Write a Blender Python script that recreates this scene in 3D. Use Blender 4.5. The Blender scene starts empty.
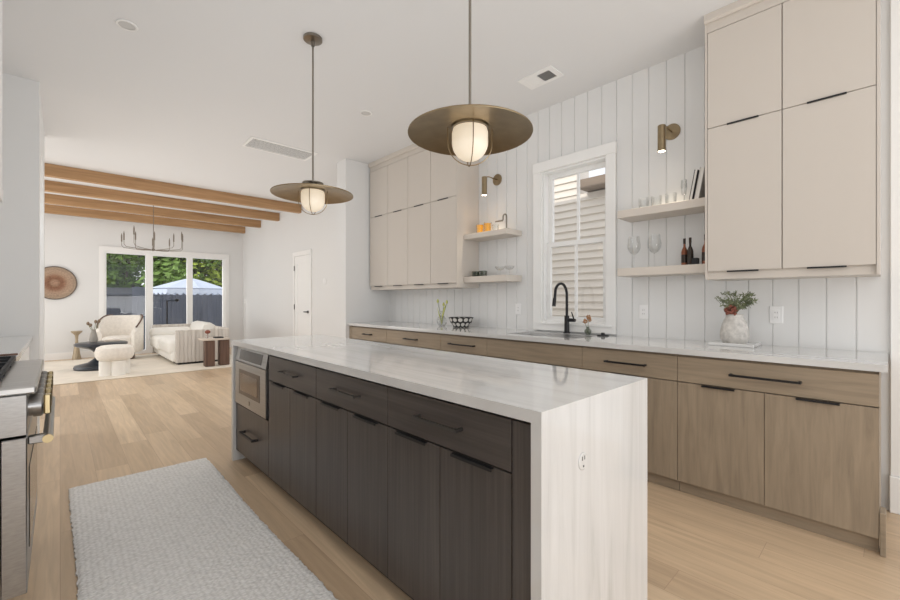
import bpy, bmesh, math, random
from mathutils import Vector, Matrix
random.seed(7)
S = bpy.context.scene
C = S.collection
PI = math.pi

# ------------------------------------------------ camera, world, sun, exposure
cam = bpy.data.objects.new('camera', bpy.data.cameras.new('camera'))
C.objects.link(cam)
cam.location = (0, 0, 1.22)
cam.rotation_euler = (PI/2, 0, -math.radians(43.30))
cam.data.sensor_width = 36
cam.data.lens = 36*414/900
cam.data.clip_start = 0.02
S.camera = cam

world = bpy.data.worlds.new('sky'); S.world = world; world.use_nodes = True
nt = world.node_tree; nt.nodes.clear()
wo = nt.nodes.new('ShaderNodeOutputWorld'); wb = nt.nodes.new('ShaderNodeBackground')
wb.inputs['Color'].default_value = (0.93, 0.955, 1.0, 1); wb.inputs['Strength'].default_value = 1.15
nt.links.new(wb.outputs[0], wo.inputs[0])

sun = bpy.data.lights.new('sun', 'SUN'); sun.energy = 2.0; sun.angle = 0.01; sun.color = (1, .95, .87)
so = bpy.data.objects.new('sun', sun); C.objects.link(so)
so.rotation_euler = Vector((1, -0.22, -0.49)).to_track_quat('-Z', 'Y').to_euler()

def area(name, loc, direction, sx, sy, power, col=(1, .995, .98)):
    l = bpy.data.lights.new(name, 'AREA'); l.shape = 'RECTANGLE'; l.size = sx; l.size_y = sy; l.energy = power; l.color = col
    o = bpy.data.objects.new(name, l); C.objects.link(o); o.location = loc
    o.rotation_euler = Vector(direction).to_track_quat('-Z', 'Y').to_euler(); return o
area('fill_rear', (1.35, -3.7, .9), (0, .62, .78), 4.1, 1.7, 80)          # added fill behind the viewer, tilted up to brighten the ceiling
area('fill_living_left', (-2.9, 9.3, 1.3), (1, -.1, .5), 4.2, 2.2, 85)          # added unseen fill before the living room's windowless left wall
world.light_settings.distance = 2.6; world.light_settings.ao_factor = .42
S.cycles.use_fast_gi = True; S.cycles.fast_gi_method = 'ADD'
hl = bpy.data.lights.new('hall_fill', 'POINT'); hl.energy = 35; hl.shadow_soft_size = .15  # added unseen point light without fixture, brightens the hallway behind the arch
ho = bpy.data.objects.new('hall_fill', hl); C.objects.link(ho); ho.location = (-1.3, 5.9, 2.7)
S.view_settings.view_transform = 'Standard'; S.view_settings.look = 'None'
S.view_settings.gamma = 1; S.view_settings.use_curve_mapping = False
S.view_settings.exposure = 0.0
S.cycles.max_bounces = 12; S.cycles.diffuse_bounces = 8; S.cycles.transparent_max_bounces = 16
S.cycles.sample_clamp_indirect = 4.0
S.cycles.use_denoising = True

# ------------------------------------------------ materials
def mat(name, col=(.8,.8,.8), rough=.5, metal=0.0, spec=None, bump=None, var=None, emit=None, coat=0):
    m = bpy.data.materials.new(name); m.use_nodes = True
    n = m.node_tree.nodes; l = m.node_tree.links; b = n['Principled BSDF']
    b.inputs['Base Color'].default_value = (*col, 1); b.inputs['Roughness'].default_value = rough
    b.inputs['Metallic'].default_value = metal
    if spec is not None: b.inputs['Specular IOR Level'].default_value = spec
    if coat: b.inputs['Coat Weight'].default_value = coat; b.inputs['Coat Roughness'].default_value = .1
    tc = n.new('ShaderNodeTexCoord')
    if var:                                      # (scale xyz, amount)
        mp = n.new('ShaderNodeMapping'); mp.inputs['Scale'].default_value = var[0]
        l.new(tc.outputs['Object'], mp.inputs[0])
        no = n.new('ShaderNodeTexNoise'); no.inputs['Scale'].default_value = 1; no.inputs['Detail'].default_value = 6
        l.new(mp.outputs[0], no.inputs['Vector'])
        cr = n.new('ShaderNodeValToRGB'); a = var[1]
        cr.color_ramp.elements[0].position = .3; cr.color_ramp.elements[1].position = .7
        cr.color_ramp.elements[0].color = tuple(c*(1-a) for c in col)+(1,)
        cr.color_ramp.elements[1].color = tuple(min(1, c*(1+a)) for c in col)+(1,)
        l.new(no.outputs[0], cr.inputs[0]); l.new(cr.outputs[0], b.inputs['Base Color'])
    if bump:                                     # (scale xyz, strength, distance)
        mp = n.new('ShaderNodeMapping'); mp.inputs['Scale'].default_value = bump[0]
        l.new(tc.outputs['Object'], mp.inputs[0])
        no = n.new('ShaderNodeTexNoise'); no.inputs['Scale'].default_value = 1; no.inputs['Detail'].default_value = 3
        l.new(mp.outputs[0], no.inputs['Vector'])
        bu = n.new('ShaderNodeBump'); bu.inputs['Strength'].default_value = bump[1]; bu.inputs['Distance'].default_value = bump[2]
        l.new(no.outputs[0], bu.inputs['Height']); l.new(bu.outputs[0], b.inputs['Normal'])
    if emit: b.inputs['Emission Color'].default_value = (*emit[0], 1); b.inputs['Emission Strength'].default_value = emit[1]
    return m

def glass(name, tint=(1,1,1), gloss=.12, rough=0.0):
    m = bpy.data.materials.new(name); m.use_nodes = True
    n = m.node_tree.nodes; l = m.node_tree.links; n.clear()
    o = n.new('ShaderNodeOutputMaterial'); t = n.new('ShaderNodeBsdfTransparent'); g = n.new('ShaderNodeBsdfGlossy')
    mx = n.new('ShaderNodeMixShader'); lw = n.new('ShaderNodeLayerWeight'); mu = n.new('ShaderNodeMath')
    t.inputs[0].default_value = (*tint, 1); g.inputs['Roughness'].default_value = rough
    lw.inputs[0].default_value = .35; mu.operation = 'MULTIPLY_ADD'
    mu.inputs[1].default_value = gloss*5; mu.inputs[2].default_value = .03; mu.use_clamp = True
    l.new(lw.outputs['Facing'], mu.inputs[0]); l.new(mu.outputs[0], mx.inputs[0])
    l.new(t.outputs[0], mx.inputs[1]); l.new(g.outputs[0], mx.inputs[2]); l.new(mx.outputs[0], o.inputs[0])
    return m

def ramp_mat(name, scale, stops, rough, detail=8, bump=0, distort=0.0, metal=0, rotz=0, coat=0):
    m = bpy.data.materials.new(name); m.use_nodes = True
    n = m.node_tree.nodes; l = m.node_tree.links; b = n['Principled BSDF']
    tc = n.new('ShaderNodeTexCoord'); ge = n.new('ShaderNodeNewGeometry')
    mp = n.new('ShaderNodeMapping'); mp.inputs['Scale'].default_value = scale; mp.inputs['Rotation'].default_value[2] = rotz
    l.new(ge.outputs['Position'], mp.inputs[0])
    no = n.new('ShaderNodeTexNoise'); no.inputs['Scale'].default_value = 1; no.inputs['Detail'].default_value = detail
    no.inputs['Distortion'].default_value = distort; no.inputs['Roughness'].default_value = .6
    l.new(mp.outputs[0], no.inputs['Vector'])
    cr = n.new('ShaderNodeValToRGB'); e = cr.color_ramp.elements
    e[0].position, e[0].color = stops[0][0], (*stops[0][1], 1)
    e[1].position, e[1].color = stops[-1][0], (*stops[-1][1], 1)
    for p, c in stops[1:-1]:
        x = e.new(p); x.color = (*c, 1)
    l.new(no.outputs[0], cr.inputs[0]); l.new(cr.outputs[0], b.inputs['Base Color'])
    b.inputs['Roughness'].default_value = rough; b.inputs['Metallic'].default_value = metal
    if coat: b.inputs['Coat Weight'].default_value = coat; b.inputs['Coat Roughness'].default_value = .03
    if bump:
        bu = n.new('ShaderNodeBump'); bu.inputs['Strength'].default_value = bump; bu.inputs['Distance'].default_value = .002
        l.new(no.outputs[0], bu.inputs['Height']); l.new(bu.outputs[0], b.inputs['Normal'])
    return m

def sc(c, f): return tuple(x*f for x in c)
WALL = mat('white_wall_paint', (.70,.703,.70), .6, bump=((60,60,60), .05, .002))
CEIL = mat('ceiling_paint', (.69,.695,.70), .7, bump=((60,60,60), .05, .002))
TRIM = mat('white_trim_paint', (.80,.80,.79), .35)
HOODP = mat('hood_paint', (.80,.80,.79), .5)
UPPER = mat('greige_cabinet_paint', (.56,.515,.465), .42, bump=((8,8,200), .03, .001))
UPPER2 = mat('greige_shelf_paint', (.60,.55,.495), .45)
OAK = (.29,.23,.165)
WOODV = ramp_mat('taupe_wood_vertical', (34,34,2.6), [(.25, sc(OAK,.78)), (.5, OAK), (.75, sc(OAK,1.2))], .45, bump=.12, distort=.6)
WOODH = ramp_mat('taupe_wood_horizontal', (34,2.6,34), [(.25, sc(OAK,.78)), (.5, OAK), (.75, sc(OAK,1.2))], .45, bump=.12, distort=.6)
DRK = (.062,.052,.047)
DARKV = ramp_mat('espresso_wood_vertical', (60,60,1.3), [(.25, sc(DRK,.7)), (.5, DRK), (.75, sc(DRK,1.45))], .36, bump=.12)
DARKH = ramp_mat('espresso_wood_horizontal', (60,1.3,60), [(.25, sc(DRK,.7)), (.5, DRK), (.75, sc(DRK,1.45))], .36, bump=.12)
BEAM = ramp_mat('honey_oak_beam', (.9,11,16), [(.2,(.22,.115,.05)), (.5,(.38,.22,.105)), (.8,(.50,.31,.165))], .55, bump=.15, distort=1.0)
QUARTZ = ramp_mat('white_veined_quartz', (16,.8,1.0), [(.22,(.44,.435,.42)), (.4,(.56,.558,.55)), (.52,(.60,.598,.59)), (.62,(.63,.628,.622)), (.8,(.53,.525,.515))], .07, detail=10, distort=.8, coat=.3)
STEEL = ramp_mat('brushed_stainless', (40,3,200), [(.3,(.34,.335,.33)), (.7,(.43,.425,.42))], .30, metal=1)
STEEL2 = ramp_mat('stainless_lit_top', (3,60,60), [(.3,(.60,.60,.60)), (.7,(.70,.70,.69))], .42, metal=1)  # range-top steel, lightened so the colour carries the wall's reflection
BRASS = mat('aged_brass', (.34,.265,.165), .34, 1.0, var=((12,12,12), .12))
GOLD = mat('satin_gold_knob', (.60,.50,.30), .28, 1.0)
NICKEL = mat('warm_nickel', (.30,.275,.24), .32, 1.0)
BLACK = mat('matte_black_metal', (.018,.018,.02), .4, .3)
BLACKS = mat('black_cast_iron', (.012,.013,.016), .55)
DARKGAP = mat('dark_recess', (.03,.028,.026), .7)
PANE = glass('window_glass', gloss=.02)
CLEAR = glass('drinking_glass', (.975,.98,.98), gloss=.11)
VGLASS = glass('vase_glass', (.90,.91,.91), gloss=.25)
SMOKE = glass('greenish_glass', (.50,.53,.47), gloss=.12)
GLOBE = mat('opal_glass_lit', (.62,.60,.56), .35, emit=((1,.80,.54), .48))
BULB = mat('lit_sconce_bulb', (1,.95,.9), .4, emit=((1,.86,.68), 14))
FABRIC = mat('cream_boucle', (.80,.76,.70), .95, bump=((160,160,160), .5, .006), var=((25,25,25), .06))
FABRIC2 = mat('ivory_sofa_fabric', (.82,.80,.755), .95, bump=((140,140,140), .4, .004))
SOFABACK = ramp_mat('taupe_channelled_weave', (18,18,.6), [(.3,(.50,.46,.42)), (.7,(.72,.68,.63))], .9)
WALNUT = ramp_mat('walnut_wood', (25,25,2), [(.3,(.085,.047,.034)), (.7,(.17,.10,.072))], .45)
CHARCOAL = mat('charcoal_stone_top', (.032,.036,.045), .3, var=((6,6,6), .3))
CREAMV = mat('speckled_ceramic', (.52,.50,.47), .75, var=((38,38,38), .22), bump=((40,40,40), .4, .004))
WHITEP = mat('white_plastic', (.80,.80,.80), .35)
LIVRUG = mat('cream_living_rug', (.74,.68,.59), .95, var=((3,3,3), .08), bump=((90,90,90), .4, .006))
SIDING = mat('beige_siding_paint', (.70,.65,.585), .6)
ROOFB = mat('brown_eave_paint', (.22,.17,.13), .7)
FENCE = ramp_mat('charcoal_fence_board', (12,12,1), [(.3,(.045,.052,.07)), (.7,(.085,.095,.125))], .7)
GROUND = mat('patio_concrete', (.38,.37,.35), .85, var=((1.5,1.5,1.5), .15))
CANVAS = mat('white_canvas', (.50,.56,.68), .8)
LEAFG = mat('tree_leaf_green', (.15,.25,.05), .55, var=((1.3,1.3,1.3), .5))
LEAFY = mat('tree_leaf_lime', (.38,.48,.08), .55, var=((1.3,1.3,1.3), .4))
BARK = mat('tree_bark', (.13,.10,.08), .9)
ORANGE = mat('orange_juice', (.95,.46,.015), .25)
PLANTG = mat('succulent_green', (.21,.24,.14), .6, var=((30,30,30), .4))
REDB = mat('rust_red_bloom', (.23,.08,.055), .8, var=((60,60,60), .4))
TULIP = mat('tulip_green_yellow', (.50,.52,.16), .6)
PEACH = mat('peach_flower', (.42,.23,.12), .8)
COPPER = mat('copper_foil_bottle', (.24,.085,.045), .3, .5)
AMBERB = mat('dark_bottle_glass', (.03,.02,.015), .15)
PAGES = mat('book_pages', (.72,.70,.66), .8)
GREYB = mat('grey_book_cover', (.42,.41,.40), .6)
GLASSDARK = mat('dark_oven_glass', (.05,.042,.035), .12)
MWGLASS = mat('bronze_oven_glass', (.20,.155,.115), .12, .6)
LAMPW = mat('recessed_lens', (.55,.55,.54), .5)
SINKM = mat('sink_steel', (.30,.30,.31), .32, 1.0)
BRASSD = mat('beige_brass_pedestal', (.40,.33,.235), .5, .3)
BRICKP = mat('pale_travertine', (.60,.53,.46), .6)

# floor planks
def floor_material():
    m = bpy.data.materials.new('oak_plank_floor'); m.use_nodes = True
    n = m.node_tree.nodes; l = m.node_tree.links; b = n['Principled BSDF']
    ge = n.new('ShaderNodeNewGeometry'); sp = n.new('ShaderNodeSeparateXYZ'); l.new(ge.outputs['Position'], sp.inputs[0])
    def mth(op, a, bb=None, c=None):
        q = n.new('ShaderNodeMath'); q.operation = op
        for i, v in enumerate((a, bb, c)):
            if v is None: continue
            if isinstance(v, (int, float)): q.inputs[i].default_value = v
            else: l.new(v, q.inputs[i])
        return q.outputs[0]
    W, L = .185, 2.1
    xr = mth('DIVIDE', sp.outputs[0], W); row = mth('FLOOR', xr); fx = mth('FRACT', xr)
    wn = n.new('ShaderNodeTexWhiteNoise'); wn.noise_dimensions = '1D'; l.new(row, wn.inputs['W'])
    yr = mth('ADD', mth('DIVIDE', sp.outputs[1], L), wn.outputs[0]); idx = mth('FLOOR', yr); fy = mth('FRACT', yr)
    cv = n.new('ShaderNodeCombineXYZ'); l.new(row, cv.inputs[0]); l.new(idx, cv.inputs[1])
    w2 = n.new('ShaderNodeTexWhiteNoise'); w2.noise_dimensions = '3D'; l.new(cv.outputs[0], w2.inputs[0])
    cr = n.new('ShaderNodeValToRGB'); e = cr.color_ramp.elements
    e[0].position = 0; e[0].color = (.44,.32,.21,1); e[1].position = 1; e[1].color = (.60,.455,.31,1)
    x = e.new(.5); x.color = (.52,.385,.255,1)
    l.new(w2.outputs[0], cr.inputs[0])
    # grain
    cg = n.new('ShaderNodeCombineXYZ'); l.new(mth('MULTIPLY', sp.outputs[0], 28), cg.inputs[0]); l.new(mth('MULTIPLY', sp.outputs[1], 1.6), cg.inputs[1])
    l.new(mth('MULTIPLY', mth('ADD', row, mth('MULTIPLY', idx, 7)), 3.7), cg.inputs[2])
    no = n.new('ShaderNodeTexNoise'); no.inputs['Scale'].default_value = 1; no.inputs['Detail'].default_value = 7; no.inputs['Distortion'].default_value = 1.2
    l.new(cg.outputs[0], no.inputs['Vector'])
    g = mth('MULTIPLY_ADD', no.outputs[0], .60, .70)
    ml = n.new('ShaderNodeVectorMath'); ml.operation = 'SCALE'; l.new(cr.outputs[0], ml.inputs[0]); l.new(g, ml.inputs['Scale'])
    gap = mth('MAXIMUM', mth('LESS_THAN', fx, .012), mth('LESS_THAN', fy, .0012))
    mx = n.new('ShaderNodeMix'); mx.data_type = 'RGBA'; l.new(gap, mx.inputs[0]); l.new(ml.outputs[0], mx.inputs[6]); mx.inputs[7].default_value = (.36,.25,.17,1)
    l.new(mx.outputs[2], b.inputs['Base Color'])
    b.inputs['Roughness'].default_value = .36
    bu = n.new('ShaderNodeBump'); bu.inputs['Strength'].default_value = .12; bu.inputs['Distance'].default_value = .002
    l.new(no.outputs[0], bu.inputs['Height']); l.new(bu.outputs[0], b.inputs['Normal'])
    return m
FLOOR = floor_material()

def rug_material():
    m = bpy.data.materials.new('woven_wool_rug'); m.use_nodes = True
    n = m.node_tree.nodes; l = m.node_tree.links; b = n['Principled BSDF']
    ge = n.new('ShaderNodeNewGeometry')
    mp = n.new('ShaderNodeMapping'); mp.inputs['Scale'].default_value = (46,95,30); l.new(ge.outputs['Position'], mp.inputs[0])
    vo = n.new('ShaderNodeTexVoronoi'); vo.inputs['Scale'].default_value = 1; l.new(mp.outputs[0], vo.inputs['Vector'])
    vo.inputs['Randomness'].default_value = .55
    no = n.new('ShaderNodeTexNoise'); no.inputs['Scale'].default_value = 5; no.inputs['Detail'].default_value = 4; l.new(ge.outputs['Position'], no.inputs['Vector'])
    cr = n.new('ShaderNodeValToRGB'); e = cr.color_ramp.elements
    e[0].position = .05; e[0].color = (.80,.785,.765,1); e[1].position = .85; e[1].color = (.56,.545,.525,1)
    l.new(vo.outputs['Distance'], cr.inputs[0]); l.new(cr.outputs[0], b.inputs['Base Color'])
    iv = n.new('ShaderNodeMath'); iv.operation = 'SUBTRACT'; iv.inputs[0].default_value = 1; l.new(vo.outputs['Distance'], iv.inputs[1])
    bu = n.new('ShaderNodeBump'); bu.inputs['Strength'].default_value = .9; bu.inputs['Distance'].default_value = .008
    l.new(iv.outputs[0], bu.inputs['Height']); l.new(bu.outputs[0], b.inputs['Normal']); b.inputs['Roughness'].default_value = 1
    b.inputs['Specular IOR Level'].default_value = .1
    return m
RUGM = rug_material()

def basket_material():
    m = bpy.data.materials.new('woven_basket'); m.use_nodes = True
    n = m.node_tree.nodes; l = m.node_tree.links; b = n['Principled BSDF']
    tc = n.new('ShaderNodeTexCoord'); ln = n.new('ShaderNodeVectorMath'); ln.operation = 'LENGTH'
    mp = n.new('ShaderNodeMapping'); mp.inputs['Scale'].default_value = (1,0,1); l.new(tc.outputs['Object'], mp.inputs[0])
    l.new(mp.outputs[0], ln.inputs[0])
    cr = n.new('ShaderNodeValToRGB'); e = cr.color_ramp.elements
    e[0].position = 0; e[0].color = (.36,.22,.15,1); e[1].position = .40; e[1].color = (.12,.09,.075,1)
    for p, c in ((.05,(.30,.19,.13)), (.09,(.20,.10,.06)), (.14,(.24,.125,.08)), (.19,(.34,.23,.16)), (.25,(.36,.26,.19)), (.29,(.30,.22,.16)), (.31,(.34,.26,.19)), (.33,(.10,.08,.07))):
        x = e.new(p); x.color = (*c, 1)
    l.new(ln.outputs['Value'], cr.inputs[0])
    no = n.new('ShaderNodeTexNoise'); no.inputs['Scale'].default_value = 45; l.new(tc.outputs['Object'], no.inputs['Vector'])
    mm = n.new('ShaderNodeMath'); mm.operation = 'MULTIPLY_ADD'; l.new(no.outputs[0], mm.inputs[0]); mm.inputs[1].default_value = 1.0; mm.inputs[2].default_value = .5
    ml = n.new('ShaderNodeVectorMath'); ml.operation = 'SCALE'; l.new(cr.outputs[0], ml.inputs[0]); l.new(mm.outputs[0], ml.inputs['Scale'])
    l.new(ml.outputs[0], b.inputs['Base Color']); b.inputs['Roughness'].default_value = .8
    return m
BASKET = basket_material()

# ------------------------------------------------ geometry helpers
WL = {}
class M:
    def __init__(s): s.b = bmesh.new()
    def box(s, x0, y0, z0, x1, y1, z1, bev=0):
        t = bmesh.new()
        bmesh.ops.create_cube(t, size=1)
        for v in t.verts:
            v.co = Vector(((x0+x1)/2+v.co.x*abs(x1-x0), (y0+y1)/2+v.co.y*abs(y1-y0), (z0+z1)/2+v.co.z*abs(z1-z0)))
        if bev: bmesh.ops.bevel(t, geom=t.edges[:], offset=bev, segments=3 if bev > .01 else 1, profile=.5, affect='EDGES')
        s._add(t); return s
    def _add(s, t):
        me = bpy.data.meshes.new('tmp'); t.to_mesh(me); t.free(); s.b.from_mesh(me); bpy.data.meshes.remove(me)
    def cyl(s, p0, p1, r0, r1=None, seg=20):
        p0 = Vector(p0); p1 = Vector(p1); r1 = r0 if r1 is None else r1; d = p1-p0
        t = bmesh.new(); bmesh.ops.create_cone(t, cap_ends=True, segments=seg, radius1=r0, radius2=r1, depth=d.length)
        mx = Matrix.Translation((p0+p1)/2) @ d.to_track_quat('Z', 'Y').to_matrix().to_4x4()
        bmesh.ops.transform(t, matrix=mx, verts=t.verts); s._add(t); return s
    def sphere(s, c, r, scale=(1,1,1), seg=20):
        t = bmesh.new(); bmesh.ops.create_uvsphere(t, u_segments=seg, v_segments=max(6, seg//2), radius=r)
        for v in t.verts: v.co = Vector((c[0]+v.co.x*scale[0], c[1]+v.co.y*scale[1], c[2]+v.co.z*scale[2]))
        s._add(t); return s
    def lathe(s, prof, c, seg=32, axis='z'):
        b = s.b; rings = []
        for r, h in prof:
            ring = []
            for k in range(seg):
                a = 2*PI*k/seg
                if axis == 'z': p = (c[0]+r*math.cos(a), c[1]+r*math.sin(a), c[2]+h)
                elif axis == 'x': p = (c[0]+h, c[1]+r*math.cos(a), c[2]+r*math.sin(a))
                else: p = (c[0]+r*math.cos(a), c[1]+h, c[2]+r*math.sin(a))
                ring.append(b.verts.new(p))
                if r < 1e-5: break
            rings.append(ring)
        for A, B in zip(rings, rings[1:]):
            for k in range(seg):
                q = [A[k % len(A)], A[(k+1) % len(A)], B[(k+1) % len(B)], B[k % len(B)]]
                u = []
                for v in q:
                    if v not in u: u.append(v)
                if len(u) > 2:
                    try: b.faces.new(u)
                    except ValueError: pass
        return s
    def tube(s, pts, r, seg=10):
        pts = [Vector(p) for p in pts]; b = s.b; rings = []
        up = Vector((0,0,1))
        for i, p in enumerate(pts):
            t = (pts[min(i+1, len(pts)-1)]-pts[max(i-1, 0)]).normalized()
            ref = up if abs(t.dot(up)) < .95 else Vector((1,0,0))
            if rings:  # keep frame
                ref = lastn
            n1 = (ref - t*ref.dot(t)); n1 = n1.normalized() if n1.length > 1e-4 else t.orthogonal().normalized()
            lastn = n1; n2 = t.cross(n1); rr = r[i] if isinstance(r, (list, tuple)) else r
            rings.append([b.verts.new(p+n1*rr*math.cos(2*PI*k/seg)+n2*rr*math.sin(2*PI*k/seg)) for k in range(seg)])
        for A, B in zip(rings, rings[1:]):
            for k in range(seg): b.faces.new((A[k], A[(k+1) % seg], B[(k+1) % seg], B[k]))
        b.faces.new(rings[0][::-1]); b.faces.new(rings[-1]); return s
    def prism(s, pts, axis, a0, a1):
        b = s.b
        def P(p, a): return {'x': (a, p[0], p[1]), 'y': (p[0], a, p[1]), 'z': (p[0], p[1], a)}[axis]
        A = [b.verts.new(P(p, a0)) for p in pts]; B = [b.verts.new(P(p, a1)) for p in pts]
        fs = [b.faces.new(A), b.faces.new(B[::-1])]
        for i in range(len(pts)):
            j = (i+1) % len(pts); b.faces.new((A[i], B[i], B[j], A[j]))
        for f_ in fs: f_.normal_update()
        if len(pts) > 4: bmesh.ops.triangulate(b, faces=fs)
        return s
    def quad(s, *ps):
        s.b.faces.new([s.b.verts.new(p) for p in ps]); return s
    def build(s, name, m, parent=None, smooth=False, label=None, cat=None, group=None, kind=None, sharp=40, origin=None, fix=True):
        if fix: bmesh.ops.recalc_face_normals(s.b, faces=s.b.faces[:])
        if parent is not None: L = WL[parent.as_pointer()]
        elif origin is not None: L = Vector(origin)
        else:
            xs = [v.co for v in s.b.verts]
            L = Vector(((min(v.x for v in xs)+max(v.x for v in xs))/2, (min(v.y for v in xs)+max(v.y for v in xs))/2, min(v.z for v in xs)))
        for v in s.b.verts: v.co -= L
        if smooth:
            for f in s.b.faces: f.smooth = True
        me = bpy.data.meshes.new(name); s.b.to_mesh(me); s.b.free(); me.materials.append(m)
        if smooth: me.set_sharp_from_angle(angle=math.radians(sharp))
        o = bpy.data.objects.new(name, me); C.objects.link(o)
        if parent is not None: o.parent = parent
        else: o.location = L
        WL[o.as_pointer()] = Vector(L)
        tag(o, label, cat, group, kind); return o
def tag(o, label=None, cat=None, group=None, kind=None):
    if label: o['label'] = label
    if cat: o['category'] = cat
    if group: o['group'] = group
    if kind: o['kind'] = kind
    return o
def thing(name, loc, label, cat, group=None):
    o = bpy.data.objects.new(name, None); C.objects.link(o); o.location = loc; o.empty_display_size = .1
    WL[o.as_pointer()] = Vector(loc); return tag(o, label, cat, group)
def frame_x(m, x0, x1, y0, y1, z0, z1, t, tb=None):
    tb = t if tb is None else tb
    return m.box(x0, y0, z0, x1, y0+t, z1).box(x0, y1-t, z0, x1, y1, z1).box(x0, y0+t, z0, x1, y1-t, z0+tb).box(x0, y0+t, z1-tb, x1, y1-t, z1)
def struct(name, m, mt, parent=None, label=None):
    return m.build(name, mt, parent, kind=None if parent else 'structure', label=label, cat=None)
def dup(o, parent=None):
    c = o.copy(); C.objects.link(c); c.parent = parent
    for ch in list(o.children): dup(ch, c)
    return c
def place(o, loc, label=None, group=None):
    c = dup(o); c.location = loc
    if label: c['label'] = label
    if group: c['group'] = group
    return c
def arc(cx, cz, r, a0, a1, n): return [(cx+r*math.cos(math.radians(a0+(a1-a0)*i/n)), cz+r*math.sin(math.radians(a0+(a1-a0)*i/n))) for i in range(n+1)]

# ------------------------------------------------ setting
H = 3.12
struct('floor', M().box(-3, -4, -.12, 3.62, 11.80, 0), FLOOR)
struct('ceiling', M().box(-3.12, -4, H, 3.75, 11.85, H+.28), CEIL)
GR = [.002+.1345*i for i in range(0, 38)]
def shiplap(m, y0, y1, z0, z1, x=3.5, g=.004, dep=.007):
    # tongue-and-groove boards: the profile in plan, extruded upward
    pts = [(x+.12, y0), (x, y0)]
    for gy in GR:
        if y0+.006 < gy < y1-.006: pts += [(x, gy-g), (x+dep, gy-g*.35), (x+dep, gy+g*.35), (x, gy+g)]
    pts += [(x, y1), (x+.12, y1)]
    m.prism(pts, 'z', z0, z1)
WY0, WY1, WZ0, WZ1 = 1.70, 2.37, 1.0, 2.49
w = M()
shiplap(w, 0, WY0, 0, H); shiplap(w, WY1, 5.0, 0, H)
shiplap(w, WY0, WY1, 0, WZ0); shiplap(w, WY0, WY1, WZ1, H)
struct('wall_right', w, WALL)
struct('wall_right', M().box(3.493, -4, 0, 3.62, 0, H), WALL)
struct('wall_right', M().box(3.5, 5.0, 0, 3.62, 11.80, H), WALL)
struct('trim_1', M().box(3.48, -.105, .21, 3.493, -.004, H, .003), TRIM)
struct('baseboard_right', M().box(3.475, -4, 0, 3.493, -.105, .20, .004).box(3.465, -.105, 0, 3.493, 0.0, .21, .004), TRIM)
struct('baseboard_right', M().box(3.485, 8.42, 0, 3.5, 11.65, .14, .003).box(3.485, 5.25, 0, 3.5, 7.5, .14, .003), TRIM)
struct('wall_right', M().box(2.79, 5.0, 0, 3.5, 5.24, H), WALL)      # pier at the end of the counter
struct('baseboard_right', M().box(2.775, 5.0, 0, 2.79, 5.255, .14).box(2.775, 5.24, 0, 3.485, 5.255, .14), TRIM)
# back wall with the patio door opening
DX0, DX1, DZ = .70, 3.07, 2.28
struct('wall_back', M().box(-3, 11.65, 0, DX0, 11.80, H).box(DX1, 11.65, 0, 3.5, 11.80, H).box(DX0, 11.65, DZ, DX1, 11.80, H), WALL)
struct('baseboard_back', M().box(-3, 11.635, 0, DX0-.09, 11.65, .14).box(DX1+.09, 11.635, 0, 3.485, 11.65, .14), TRIM)
struct('wall_left', M().box(-.90, -4, 0, -.78, 5.08, H), WALL)
struct('wall_left', M().box(-3, 5.08, 0, -.13, 5.20, H), WALL)
aw = M().box(-.25, 6.45, 0, -.13, 6.72, H).box(-.25, 5.2, 2.68, -.13, 6.45, H)
ap = [(5.2, 2.05)]+[(5.825-.625*math.cos(t*PI/16), 2.05+.62*math.sin(t*PI/16)) for t in range(1, 16)]+[(6.45, 2.05)]
for (ya, za), (yb, zb) in zip(ap, ap[1:]): aw.prism([(ya, za), (yb, zb), (yb, 2.68), (ya, 2.68)], 'x', -.25, -.13)
struct('wall_left', aw, WALL)
struct('wall_left', M().box(-3, 6.60, 0, -.25, 6.72, H), WALL)
struct('wall_left', M().box(-3.12, 5.08, 0, -3, 11.80, H), WALL)
struct('baseboard_left', M().box(-.25, 5.065, 0, -.128, 5.08, .14).box(-.13, 6.46, 0, -.115, 6.72, .14), TRIM)

# patio door (window_1)
f = M()
f.box(DX0-.09, 11.625, 0, DX0, 11.65, DZ).box(DX1, 11.625, 0, DX1+.09, 11.65, DZ).box(DX0-.09, 11.62, DZ, DX1+.09, 11.65, DZ+.10)
win1 = f.build('window_1', TRIM, kind='structure')
f = M()
for a, b in ((DX0, .735), (1.43, 1.565), (2.245, 2.36), (3.035, DX1)): f.box(a, 11.66, .08, b, 11.76, 2.245)
f.box(DX0, 11.66, 2.245, DX1, 11.76, DZ).box(DX0, 11.66, 0, DX1, 11.76, .08)
f.build('sash', TRIM, win1)
for a, b in ((.735, 1.43), (1.565, 2.245), (2.36, 3.035)):
    M().box(a, 11.705, .08, b, 11.711, 2.245).build('pane', PANE, win1)

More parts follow.
